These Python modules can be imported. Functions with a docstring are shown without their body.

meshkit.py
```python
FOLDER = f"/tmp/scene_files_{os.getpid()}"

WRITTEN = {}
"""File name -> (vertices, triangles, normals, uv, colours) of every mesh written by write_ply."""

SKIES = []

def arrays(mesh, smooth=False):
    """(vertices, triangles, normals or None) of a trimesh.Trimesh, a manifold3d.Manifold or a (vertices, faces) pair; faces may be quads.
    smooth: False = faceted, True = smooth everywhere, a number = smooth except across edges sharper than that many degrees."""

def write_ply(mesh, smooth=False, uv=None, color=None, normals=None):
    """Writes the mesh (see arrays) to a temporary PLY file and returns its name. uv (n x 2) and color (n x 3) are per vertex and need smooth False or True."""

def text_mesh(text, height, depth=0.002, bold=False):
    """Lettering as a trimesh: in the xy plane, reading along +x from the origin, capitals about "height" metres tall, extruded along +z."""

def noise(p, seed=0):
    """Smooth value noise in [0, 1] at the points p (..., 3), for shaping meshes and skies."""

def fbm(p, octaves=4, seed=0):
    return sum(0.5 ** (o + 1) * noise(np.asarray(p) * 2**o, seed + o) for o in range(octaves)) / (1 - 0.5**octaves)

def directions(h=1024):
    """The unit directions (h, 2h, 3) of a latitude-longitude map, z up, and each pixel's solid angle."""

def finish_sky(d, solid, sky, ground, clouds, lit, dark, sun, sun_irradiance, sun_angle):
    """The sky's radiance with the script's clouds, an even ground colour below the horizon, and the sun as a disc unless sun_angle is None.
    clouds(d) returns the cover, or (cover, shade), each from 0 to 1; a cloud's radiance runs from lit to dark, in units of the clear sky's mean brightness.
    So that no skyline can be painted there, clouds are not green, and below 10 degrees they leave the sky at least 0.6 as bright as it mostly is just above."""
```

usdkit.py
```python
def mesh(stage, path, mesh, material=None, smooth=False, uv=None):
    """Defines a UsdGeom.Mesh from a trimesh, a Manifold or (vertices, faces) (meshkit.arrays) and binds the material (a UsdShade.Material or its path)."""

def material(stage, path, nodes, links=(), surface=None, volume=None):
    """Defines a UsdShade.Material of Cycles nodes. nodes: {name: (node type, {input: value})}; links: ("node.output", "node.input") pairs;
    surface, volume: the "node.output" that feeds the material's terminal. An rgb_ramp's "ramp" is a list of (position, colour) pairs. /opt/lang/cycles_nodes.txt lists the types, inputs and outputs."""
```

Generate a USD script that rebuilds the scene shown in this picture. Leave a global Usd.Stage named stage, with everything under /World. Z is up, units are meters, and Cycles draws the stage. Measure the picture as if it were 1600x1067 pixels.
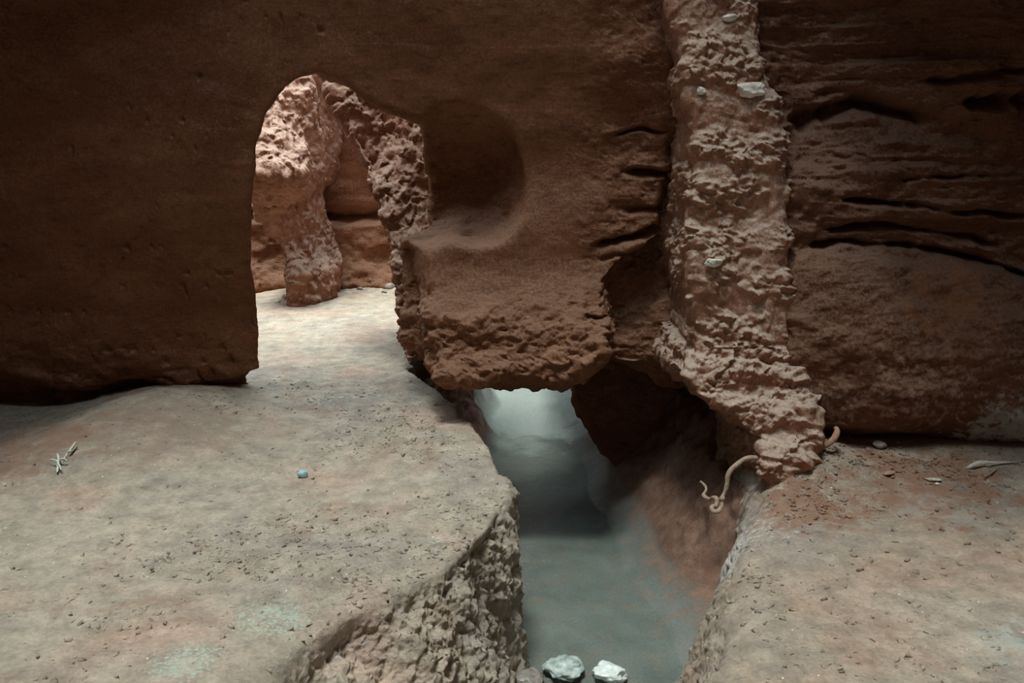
import math, numpy as np, trimesh, usdkit, meshkit
from scipy.spatial import cKDTree
from pxr import Usd, UsdGeom, UsdLux, UsdShade, Gf, Sdf, Vt

stage = Usd.Stage.CreateInMemory()
UsdGeom.SetStageUpAxis(stage, 'Z')
UsdGeom.SetStageMetersPerUnit(stage, 1.0)
UsdGeom.Xform.Define(stage, '/World')
UsdGeom.Scope.Define(stage, '/World/Looks')

# ------------------------------------------------------------------ camera, sky, sun, exposure
FPX, PITCH, CAM = 1400.0, math.radians(13.0), np.array([0.0, 0.0, 1.7])
cam = UsdGeom.Camera.Define(stage, '/World/camera')
cam.CreateHorizontalApertureAttr(36.0)
cam.CreateFocalLengthAttr(36.0 * FPX / 1600)
cam.AddTranslateOp().Set(Gf.Vec3d(*CAM))
cam.AddRotateXOp().Set(90.0 - math.degrees(PITCH))
cam.CreateExposureAttr(0.92)

dome = UsdLux.DomeLight.Define(stage, '/World/sky')
dome.CreateIntensityAttr(1.0)
dome.CreateColorAttr(Gf.Vec3f(0.80, 0.92, 1.0))
sun = UsdLux.DistantLight.Define(stage, '/World/hazy_sun')      # high sun behind thin cloud: a wide soft disc
sun.CreateAngleAttr(15.0)
sun.CreateIntensityAttr(13.5)
sun.CreateColorAttr(Gf.Vec3f(0.98, 1.0, 0.96))
sun.AddRotateXYZOp().Set(Gf.Vec3f(6, -6, 0))

# ------------------------------------------------------------------ helpers
FW = np.array([0, math.cos(PITCH), -math.sin(PITCH)]); UP = np.array([0, math.sin(PITCH), math.cos(PITCH)])


def ray(px, py):
    return FW + np.array([1.0, 0, 0]) * (px - 800) / FPX + UP * (533.5 - py) / FPX


def at_y(px, py, y):
    d = ray(px, py); return CAM + d * (y / d[1])


def at_z(px, py, z):
    d = ray(px, py); return CAM + d * ((z - CAM[2]) / d[2])


def sstep(a, b, x):
    t = np.clip((x - a) / (b - a), 0, 1); return t * t * (3 - 2 * t)


def smax(a, b, k):
    h = np.clip(0.5 + 0.5 * (a - b) / k, 0, 1); return b + (a - b) * h + k * h * (1 - h)


def smin(a, b, k):
    return -smax(-a, -b, k)


ROT = np.array([[0.36, 0.48, -0.80], [-0.80, 0.60, 0.0], [0.48, 0.64, 0.60]])


def fb(p, scale, octaves=3, seed=0):
    """fbm in about -1..1; scale is the size of its largest lumps in metres (one number or three). Each octave is turned, so no grid shows."""
    q, out, w = np.asarray(p) / np.asarray(scale) + 17.3 * (seed + 1), 0, 0
    for k in range(octaves):
        q = q @ ROT.T
        out = out + 0.5 ** k * (meshkit.noise(q, seed + k) * 2 - 1); w += 0.5 ** k
        q = q * 2.03
    return out / w * 1.3


def ridge(p, scale, octaves=3, seed=0):
    q, out, w = np.asarray(p) / np.asarray(scale) + 11.7 * (seed + 1), 0, 0
    for k in range(octaves):
        q = q @ ROT.T
        out = out + 0.5 ** k * (1 - np.abs(meshkit.noise(q, seed + 31 * k) * 2 - 1)); w += 0.5 ** k
        q = q * 2.03
    return out / w


def rough(p, size, seed, octaves=5, gain=0.58, steps=3.0, flake=0.6):
    """Crumbling earth: noise broken into flakes with small scarps; about -1..1."""
    q, h, w = np.asarray(p) / np.asarray(size) + 7.1 * (seed + 1), 0, 0
    for k in range(octaves):
        q = q @ ROT.T
        h = h + gain ** k * (meshkit.noise(q, seed + 17 * k) * 2 - 1); w += gain ** k
        q = q * 2.03
    h = h / w * 1.6
    t = h * steps + 0.5 * fb(p, np.asarray(size) * 0.7, 2, seed + 5); i = np.floor(t); f = t - i
    return h * (1 - flake) + flake * (i + sstep(0.35, 0.75, f)) / steps


def chunks(p, size, seed, tilt=0.25, crack=0.3, warp=0.5):
    """Broken earth: cells of about SIZE metres (one number or three), each with a height and a tilt of its own, cracked apart along their joints; about -1..1."""
    s = np.broadcast_to(np.asarray(size, float), (3,))
    q = np.asarray(p) / s
    q = q + warp * np.stack([fb(q, 1.1, 2, seed + 3 + k) for k in range(3)], 1)
    lo, hi = np.floor(q.min(0)).astype(int) - 1, np.ceil(q.max(0)).astype(int) + 2
    rng = np.random.default_rng(seed)
    g = np.stack(np.meshgrid(*[np.arange(a, b) for a, b in zip(lo, hi)], indexing='ij'), -1).reshape(-1, 3) + rng.random((int(np.prod(hi - lo)), 3))
    d, i = cKDTree(g).query(q, k=2, workers=-1)
    h, t = rng.uniform(-1, 1, len(g)), rng.normal(0, 1, (len(g), 3))
    return 0.6 * h[i[:, 0]] + tilt * ((q - g[i[:, 0]]) * t[i[:, 0]]).sum(1) - crack * np.exp(-((d[:, 1] - d[:, 0]) / 0.10) ** 2)


def poly_sdf(X, Y, poly):
    """Signed distance (negative inside) to a closed polygon."""
    P = np.asarray(poly, float); d2, inside = np.full(np.broadcast(X, Y).shape, 1e9), np.zeros(np.broadcast(X, Y).shape, bool)
    for (ax, ay), (bx, by) in zip(P, np.roll(P, -1, 0)):
        ex, ey = bx - ax, by - ay
        t = np.clip(((X - ax) * ex + (Y - ay) * ey) / max(ex * ex + ey * ey, 1e-12), 0, 1)
        d2 = np.minimum(d2, (X - ax - t * ex) ** 2 + (Y - ay - t * ey) ** 2)
        if abs(ey) > 1e-12:
            inside ^= ((ay > Y) != (by > Y)) & (X < ex * (Y - ay) / ey + ax)
    return np.where(inside, -1, 1) * np.sqrt(d2)


class Field2:
    """A function of two coordinates, tabled once and looked up."""
    def __init__(s, fn, u0, u1, v0, v1, step=0.012):
        s.u0, s.v0, s.step = u0, v0, step
        u, v = np.arange(u0, u1 + step, step), np.arange(v0, v1 + step, step)
        s.t = np.asarray(fn(u[:, None], v[None, :]) * np.ones((len(u), len(v))), np.float32)

    def __call__(s, u, v):
        u = np.clip((u - s.u0) / s.step, 0, s.t.shape[0] - 1.001); v = np.clip((v - s.v0) / s.step, 0, s.t.shape[1] - 1.001)
        i, j = u.astype(np.int32), v.astype(np.int32); a, b = (u - i).astype(np.float32), (v - j).astype(np.float32)
        t = s.t
        return (t[i, j] * (1 - a) + t[i + 1, j] * a) * (1 - b) + (t[i, j + 1] * (1 - a) + t[i + 1, j + 1] * a) * b


CORN = np.array([(i, j, k) for i in (0, 1) for j in (0, 1) for k in (0, 1)])
EDGE = [(a, b) for a in range(8) for b in range(a + 1, 8) if np.abs(CORN[a] - CORN[b]).sum() == 1]


def surface_nets(fn, lo, hi, h):
    """The zero surface of fn(X, Y, Z) (negative inside), closed at the box, as (vertices, quads)."""
    ax = [np.arange(lo[k] - h, hi[k] + 2 * h, h) for k in range(3)]
    F = np.asarray(fn(ax[0][:, None, None], ax[1][None, :, None], ax[2][None, None, :]), np.float32)
    F = np.array(np.broadcast_to(F, tuple(map(len, ax))))
    for k in range(3):
        s = [slice(None)] * 3
        for e in (0, -1):
            s[k] = e; F[tuple(s)] = np.maximum(F[tuple(s)], h * 0.5)
    I = F < 0
    n = [x - 1 for x in F.shape]
    cnt = np.zeros(n, np.int8)
    for c in CORN:
        cnt += I[c[0]:c[0] + n[0], c[1]:c[1] + n[1], c[2]:c[2] + n[2]]
    cells = np.argwhere((cnt > 0) & (cnt < 8))
    index = np.full(n, -1, np.int32); index[tuple(cells.T)] = np.arange(len(cells))
    val = np.stack([F[cells[:, 0] + c[0], cells[:, 1] + c[1], cells[:, 2] + c[2]] for c in CORN], 1)
    acc, w = np.zeros((len(cells), 3)), np.zeros(len(cells))
    for a, b in EDGE:
        m = (val[:, a] < 0) != (val[:, b] < 0)
        t = val[m, a] / (val[m, a] - val[m, b])
        acc[m] += CORN[a] + t[:, None] * (CORN[b] - CORN[a]); w[m] += 1
    v = (cells + acc / w[:, None]) * h + np.array([x[0] for x in ax])
    quads = []
    for k in range(3):
        p, q = (k + 1) % 3, (k + 2) % 3
        s0, s1 = [slice(None)] * 3, [slice(None)] * 3
        s0[k], s1[k] = slice(0, -1), slice(1, None)
        for up in (True, False):
            A, B = I[tuple(s0)], I[tuple(s1)]
            e = np.argwhere(A & ~B if up else B & ~A)
            e = e[(e[:, p] > 0) & (e[:, q] > 0) & (e[:, p] < F.shape[p] - 1) & (e[:, q] < F.shape[q] - 1)]
            def at(dp, dq):
                c = e.copy(); c[:, p] += dp; c[:, q] += dq; return index[tuple(c.T)]
            r = np.stack([at(-1, -1), at(0, -1), at(0, 0), at(-1, 0)], 1)
            quads.append(r if up else r[:, ::-1])
    return v, np.vstack(quads)


def subdivide(v, q):
    e = np.stack([q, np.roll(q, -1, 1)], -1).reshape(-1, 2); e.sort(1)
    key, inv = np.unique(e[:, 0].astype(np.int64) * len(v) + e[:, 1], return_inverse=True)
    mid = (v[key // len(v)] + v[key % len(v)]) / 2
    inv = inv.reshape(-1, 4) + len(v)
    c = np.arange(len(q)) + len(v) + len(mid)
    V = np.vstack([v, mid, v[q].mean(1)])
    Q = np.vstack([np.stack([q[:, i], inv[:, i], c, inv[:, i - 1]], 1) for i in range(4)])
    return V, Q


def normals(v, q):
    n = np.zeros_like(v); f = np.cross(v[q[:, 2]] - v[q[:, 0]], v[q[:, 3]] - v[q[:, 1]]) if q.shape[1] == 4 else np.cross(v[q[:, 1]] - v[q[:, 0]], v[q[:, 2]] - v[q[:, 0]])
    for k in range(q.shape[1]):
        for a in range(3):
            n[:, a] += np.bincount(q[:, k], f[:, a], len(v))
    return n / np.maximum(np.linalg.norm(n, axis=1, keepdims=True), 1e-12)


def relax(v, q, times=2, f=0.5):
    e = np.vstack([q[:, [i, (i + 1) % 4]] for i in range(4)])
    deg = np.maximum(np.bincount(e[:, 0], minlength=len(v)), 1)
    for _ in range(times):
        v = v + f * (np.stack([np.bincount(e[:, 0], v[e[:, 1], a], len(v)) / deg for a in range(3)], 1) - v)
    return v


USED = {}


def numbered(path):
    USED[path] = USED.get(path, -1) + 1
    return path if USED[path] == 0 else f'{path}_{USED[path]:03d}'


def tag(p, label, cat=None, group=None, kind=None):
    p = p.GetPrim() if hasattr(p, 'GetPrim') else p
    for k, t in (('label', label), ('category', cat), ('group', group), ('kind', kind)):
        if t:
            p.SetCustomDataByKey(k, t)
    return p


def obj(name, mesh, mat, parent='/World', smooth=True):
    parent = parent if isinstance(parent, str) else str(parent.GetPath())
    return usdkit.mesh(stage, numbered(f'{parent}/{name}'), mesh, mat, smooth).GetPrim()


def thing(name, loc=(0, 0, 0), rotz=0):
    x = UsdGeom.Xform.Define(stage, numbered('/World/' + name))
    x.AddTranslateOp().Set(Gf.Vec3d(*map(float, loc)))
    if rotz:
        x.AddRotateZOp().Set(float(rotz))
    return x.GetPrim()


MADE = {}


def project(fn, v, times=2):
    """Moves points onto the zero surface of fn."""
    e = 0.004
    for _ in range(times):
        x, y, z = v.T
        d = np.asarray(fn(x, y, z), float)
        g = np.stack([fn(x + e, y, z) - fn(x - e, y, z), fn(x, y + e, z) - fn(x, y - e, z), fn(x, y, z + e) - fn(x, y, z - e)], 1) / (2 * e)
        step = -(d / np.maximum((g * g).sum(1), 0.15))[:, None] * g
        v = v + np.clip(step, -0.02, 0.02) * (np.abs(d) < 0.05)[:, None]
    return v


def refine(v, f, fn, fine, rounds):
    """Splits long edges, finer where the place is seen close up, with no cracks between coarse and fine."""
    for _ in range(rounds):
        n = normals(v, f)
        e = np.sort(np.stack([f, np.roll(f, -1, 1)], -1).reshape(-1, 2), 1)
        key, inv = np.unique(e[:, 0].astype(np.int64) * len(v) + e[:, 1], return_inverse=True)
        ea, eb = key // len(v), key % len(v)
        m = (v[ea] + v[eb]) / 2; L = np.linalg.norm(v[ea] - v[eb], axis=1); r = m - CAM; dist = np.linalg.norm(r, axis=1)
        dep = r @ FW; px = FPX * r[:, 0] / np.maximum(dep, 0.1); py = FPX * (r @ UP) / np.maximum(dep, 0.1)
        seen = (dep > 0.5) & (np.abs(px) < 980) & (np.abs(py) < 640) & (((n[ea] + n[eb]) * r).sum(1) < 0.5 * dist)
        mark = seen & (L > np.maximum(fine * dist / FPX, 0.005))
        if not mark.any():
            break
        idx = np.full(len(key), -1, np.int64); idx[mark] = len(v) + np.arange(mark.sum())
        new = m[mark]
        v = np.vstack([v, project(fn, new) if fn else new])
        k = idx[inv.reshape(-1, 3)]                       # new vertex on each edge of each triangle, or -1
        c = (k >= 0).sum(1)
        out = [f[c == 0]]
        t, q = f[c == 3], k[c == 3]
        out += [np.stack([t[:, 0], q[:, 0], q[:, 2]], 1), np.stack([q[:, 0], t[:, 1], q[:, 1]], 1), np.stack([q[:, 2], q[:, 1], t[:, 2]], 1), q]
        for j in range(3):
            a_, b_, c_ = j, (j + 1) % 3, (j + 2) % 3
            s1 = (c == 1) & (k[:, a_] >= 0); t, q = f[s1], k[s1][:, a_]
            out += [np.stack([t[:, a_], q, t[:, c_]], 1), np.stack([q, t[:, b_], t[:, c_]], 1)]
            s2 = (c == 2) & (k[:, c_] < 0); t, p, q = f[s2], k[s2][:, a_], k[s2][:, b_]      # edges a-b and b-c are split
            out += [np.stack([p, t[:, b_], q], 1), np.stack([t[:, a_], p, q], 1), np.stack([t[:, a_], q, t[:, c_]], 1)]
        f = np.vstack(out)
    return v, f


def relax3(v, f, times):
    e = np.vstack([f[:, [0, 1]], f[:, [1, 2]], f[:, [2, 0]]]); deg = np.maximum(np.bincount(e[:, 0], minlength=len(v)), 1)
    for _ in range(times):
        v = v + 0.5 * (np.stack([np.bincount(e[:, 0], v[e[:, 1], k], len(v)) / deg for k in range(3)], 1) - v)
    return v


def rock(name, fn, lo, hi, h, mat, disp=None, fine=2.6, parent='/World', rounds=4):
    v, q = surface_nets(fn, lo, hi, h)
    v = project(fn, relax(v, q, 3)) if fine else relax(v, q, 2)
    f = np.vstack([q[:, [0, 1, 2]], q[:, [0, 2, 3]]])
    if fine:
        v, f = refine(v, f, fn, fine, rounds)
        v = relax3(v, f, 1)
    if disp:
        n = relax3(normals(v, f), f, 6)
        v = v + disp(v, n / np.maximum(np.linalg.norm(n, axis=1, keepdims=True), 1e-9))
    MADE[name] = (v, f)
    return obj(name, (v, f), mat, parent)


def tube(points, radii, sides=9, wob=0.0, seed=0, steps=8):
    """A bent round stem through the points, capped at both ends."""
    from scipy.interpolate import CubicSpline, PchipInterpolator
    P = np.asarray(points, float); t = np.r_[0, np.cumsum(np.linalg.norm(np.diff(P, axis=0), axis=1))]
    tt = np.linspace(0, t[-1], steps * (len(P) - 1) + 1)
    C, R = CubicSpline(t, P)(tt), PchipInterpolator(t, np.broadcast_to(radii, (len(P),)))(tt)
    T = np.gradient(C, axis=0); T /= np.linalg.norm(T, axis=1, keepdims=True)
    a = np.cross(T[0], [0, 0, 1.0] if abs(T[0][2]) < 0.9 else [1.0, 0, 0]); fr = []
    for k in range(len(C)):
        a = a - T[k] * (a @ T[k]); a /= np.linalg.norm(a); fr.append((a, np.cross(T[k], a)))
    ang = np.arange(sides) * 2 * np.pi / sides
    v = np.concatenate([C[k] + R[k] * (np.cos(ang)[:, None] * fr[k][0] + np.sin(ang)[:, None] * fr[k][1]) for k in range(len(C))] + [C[:1], C[-1:]])
    f = [(k * sides + i, k * sides + (i + 1) % sides, (k + 1) * sides + (i + 1) % sides, (k + 1) * sides + i) for k in range(len(C) - 1) for i in range(sides)]
    f = [x for a_, b_, c_, d_ in f for x in ((a_, b_, c_), (a_, c_, d_))]
    e0, e1 = len(v) - 2, len(v) - 1
    f += [(e0, (i + 1) % sides, i) for i in range(sides)] + [(e1, (len(C) - 1) * sides + i, (len(C) - 1) * sides + (i + 1) % sides) for i in range(sides)]
    f = np.array(f)
    if wob:
        v = v + normals(v, f) * (wob * fb(v, 0.03, 3, seed))[:, None]
    return v, f


# ------------------------------------------------------------------ materials
def add_patches(n, L, last, patches):
    """Crusts, dust, stains or painted light and shade around given places; returns the output that carries the result."""
    for i, (where, radius, colour, amount, size, *peak) in enumerate(patches):
        n[f'd{i}'] = ('vector_math', {'math_type': 'distance', 'vector2': tuple(where)}); n[f'f{i}'] = ('map_range', {'from_min': 0.25 * radius, 'from_max': radius, 'to_min': peak[0] if peak else 0.32, 'to_max': -0.25, 'clamp': True})
        n[f'n{i}'] = ('noise_texture', {'scale': 1 / size, 'detail': 6.0, 'roughness': 0.65}); n[f'a{i}'] = ('math', {'math_type': 'add'})
        n[f'm{i}'] = ('map_range', {'from_min': 0.58, 'from_max': 0.74, 'to_min': 0.0, 'to_max': amount, 'clamp': True}); n[f'x{i}'] = ('mix', {'color2': colour})
        L += [('geo.position', f'd{i}.vector1'), (f'd{i}.value', f'f{i}.value'), ('geo.position', f'n{i}.vector'), (f'n{i}.fac', f'a{i}.value1'), (f'f{i}.result', f'a{i}.value2'), (f'a{i}.value', f'm{i}.value'), (f'm{i}.result', f'x{i}.fac'), (last, f'x{i}.color1')]
        last = f'x{i}.color'
    return last


def earth(name, dark, light, dust, stain, dust_amount=0.6, scale=1.0, bump=1.0, rough=0.95, speck=0.0, strata=0.0, patches=()):
    """Dry earth: two tones in lumps, stains, dust settled on the faces that look up, which also paints their highlights, and grainy relief."""
    n = {'geo': ('geometry', {}), 'map': ('mapping', {'scale': (1.0, 1.0, 1.0 + 2.5 * strata)}),
         'big': ('noise_texture', {'scale': 1.7 * scale, 'detail': 6.0, 'roughness': 0.6}),
         'mid': ('noise_texture', {'scale': 9.0 * scale, 'detail': 6.0, 'roughness': 0.65}),
         'fine': ('noise_texture', {'scale': 60.0 * scale, 'detail': 8.0, 'roughness': 0.7}),
         'grain': ('noise_texture', {'scale': 420.0, 'detail': 3.0, 'roughness': 0.6}),
         'tone': ('rgb_ramp', {'ramp': [(0.36, dark), (0.64, light)]}),
         'st_r': ('map_range', {'from_min': 0.52, 'from_max': 0.72, 'to_min': 0.0, 'to_max': 0.75, 'clamp': True}),
         'stained': ('mix', {'color2': stain}),
         'sep': ('separate_xyz', {}),
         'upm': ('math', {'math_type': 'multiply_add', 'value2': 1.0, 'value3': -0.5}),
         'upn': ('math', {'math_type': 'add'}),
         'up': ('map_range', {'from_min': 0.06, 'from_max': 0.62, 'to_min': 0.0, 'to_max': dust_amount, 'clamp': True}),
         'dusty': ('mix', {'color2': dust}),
         'grey_r': ('map_range', {'from_min': 0.3, 'from_max': 0.7, 'to_min': 0.72, 'to_max': 1.28, 'clamp': True}),
         'gritty': ('mix', {'mix_type': 'multiply', 'fac': 1.0}),
         'b0': ('bump', {'strength': 0.6 * bump, 'distance': 0.05}), 'b1': ('bump', {'strength': 0.8 * bump, 'distance': 0.022}),
         'b2': ('bump', {'strength': 0.55 * bump, 'distance': 0.006}),
         'p': ('principled_bsdf', {'roughness': rough, 'specular_ior_level': 0.15})}
    L = [('geo.position', 'map.vector'), ('map.vector', 'big.vector'), ('map.vector', 'mid.vector'), ('geo.position', 'fine.vector'), ('geo.position', 'grain.vector'),
         ('big.fac', 'tone.fac'), ('mid.fac', 'st_r.value'), ('st_r.result', 'stained.fac'), ('tone.color', 'stained.color1'),
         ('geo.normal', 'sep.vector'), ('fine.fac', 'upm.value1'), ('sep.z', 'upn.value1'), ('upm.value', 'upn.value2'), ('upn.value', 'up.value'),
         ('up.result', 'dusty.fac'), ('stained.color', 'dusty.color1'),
         ('fine.fac', 'grey_r.value'), ('dusty.color', 'gritty.color1'), ('grey_r.result', 'gritty.color2'),
         ('mid.fac', 'b0.height'), ('b0.normal', 'b1.normal'), ('fine.fac', 'b1.height'), ('b1.normal', 'b2.normal'), ('grain.fac', 'b2.height'), ('b2.normal', 'p.normal')]
    out = add_patches(n, L, 'gritty.color', patches)
    if speck:
        n['vor'] = ('voronoi_texture', {'scale': 70.0, 'randomness': 1.0})
        n['sp_d'] = ('map_range', {'from_min': 0.09, 'from_max': 0.14, 'to_min': 1.0, 'to_max': 0.0, 'clamp': True})
        n['sp_c'] = ('separate_xyz', {})
        n['sp_t'] = ('math', {'math_type': 'greater_than', 'value2': 1 - speck})
        n['sp_m'] = ('math', {'math_type': 'multiply'})
        n['specked'] = ('mix', {'color2': (0.85, 0.85, 0.80)})
        L += [('geo.position', 'vor.vector'), ('vor.distance', 'sp_d.value'), ('vor.color', 'sp_c.vector'), ('sp_c.x', 'sp_t.value1'), ('sp_d.result', 'sp_m.value1'), ('sp_t.value', 'sp_m.value2'),
              ('sp_m.value', 'specked.fac'), ('gritty.color', 'specked.color1')]
        out = 'specked.color'
    return usdkit.material(stage, f'/World/Looks/{name}', n, L + [(out, 'p.base_color')], 'p.BSDF')


def plain(name, a, b, scale=40.0, rough=0.8, bump=0.4, spec=0.3):
    return usdkit.material(stage, f'/World/Looks/{name}', {
        'tc': ('texture_coordinate', {}), 'n': ('noise_texture', {'scale': scale, 'detail': 5.0}), 'r': ('rgb_ramp', {'ramp': [(0.35, a), (0.65, b)]}),
        'b': ('bump', {'strength': bump, 'distance': 0.004}), 'p': ('principled_bsdf', {'roughness': rough, 'specular_ior_level': spec})},
        [('tc.object', 'n.vector'), ('n.fac', 'r.fac'), ('r.color', 'p.base_color'), ('n.fac', 'b.height'), ('b.normal', 'p.normal')], 'p.BSDF')


def silt(name, dark, light, dust, stain, dust_amount, rough):
    """Grey-green silt on the bed, dry red clay above the old water line; a pool of light painted in the passage."""
    n = {'geo': ('geometry', {}), 'sep': ('separate_xyz', {}),
         'big': ('noise_texture', {'scale': 2.6, 'detail': 6.0, 'roughness': 0.6}), 'mid': ('noise_texture', {'scale': 11.0, 'detail': 7.0, 'roughness': 0.65}), 'fine': ('noise_texture', {'scale': 80.0, 'detail': 6.0, 'roughness': 0.7}),
         'tone': ('rgb_ramp', {'ramp': [(0.35, dark), (0.65, light)]}), 'clay': ('rgb_ramp', {'ramp': [(0.35, (0.125, 0.068, 0.045)), (0.65, (0.21, 0.130, 0.092))]}),
         'wob': ('math', {'math_type': 'multiply_add', 'value2': 0.16, 'value3': -0.08}), 'hz': ('math', {'math_type': 'add'}),
         'line': ('map_range', {'from_min': -0.745, 'from_max': -0.64, 'to_min': 0.0, 'to_max': 1.0, 'clamp': True}),
         'st': ('map_range', {'from_min': 0.5, 'from_max': 0.68, 'to_min': 0.0, 'to_max': 0.55, 'clamp': True}), 'stm': ('mix', {'color2': stain}),
         'both': ('mix', {}), 'g': ('map_range', {'from_min': 0.3, 'from_max': 0.7, 'to_min': 0.75, 'to_max': 1.25, 'clamp': True}), 'gm': ('mix', {'mix_type': 'multiply', 'fac': 1.0}),
         'ro': ('map_range', {'from_min': 0.0, 'from_max': 1.0, 'to_min': rough, 'to_max': 0.95, 'clamp': True}),
         'b': ('bump', {'strength': 0.6, 'distance': 0.012}), 'p': ('principled_bsdf', {'specular_ior_level': 0.3})}
    extra = []
    last = add_patches(n, extra, 'both.color', [((0.25, 7.9, -0.75), 1.7, (0.225, 0.262, 0.238), 0.85, 0.25, 0.4)])  # dry pale silt that also paints the pool of light in the passage
    return usdkit.material(stage, f'/World/Looks/{name}', n, extra + [
        ('geo.position', 'big.vector'), ('geo.position', 'mid.vector'), ('geo.position', 'fine.vector'), ('geo.position', 'sep.vector'), ('big.fac', 'tone.fac'), ('mid.fac', 'clay.fac'), ('mid.fac', 'wob.value1'),
        ('sep.z', 'hz.value1'), ('wob.value', 'hz.value2'), ('hz.value', 'line.value'), ('mid.fac', 'st.value'), ('st.result', 'stm.fac'), ('tone.color', 'stm.color1'), ('line.result', 'both.fac'), ('stm.color', 'both.color1'), ('clay.color', 'both.color2'),
        ('fine.fac', 'g.value'), (last, 'gm.color1'), ('g.result', 'gm.color2'), ('gm.color', 'p.base_color'), ('line.result', 'ro.value'), ('ro.result', 'p.roughness'), ('fine.fac', 'b.height'), ('b.normal', 'p.normal')], 'p.BSDF')


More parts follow.
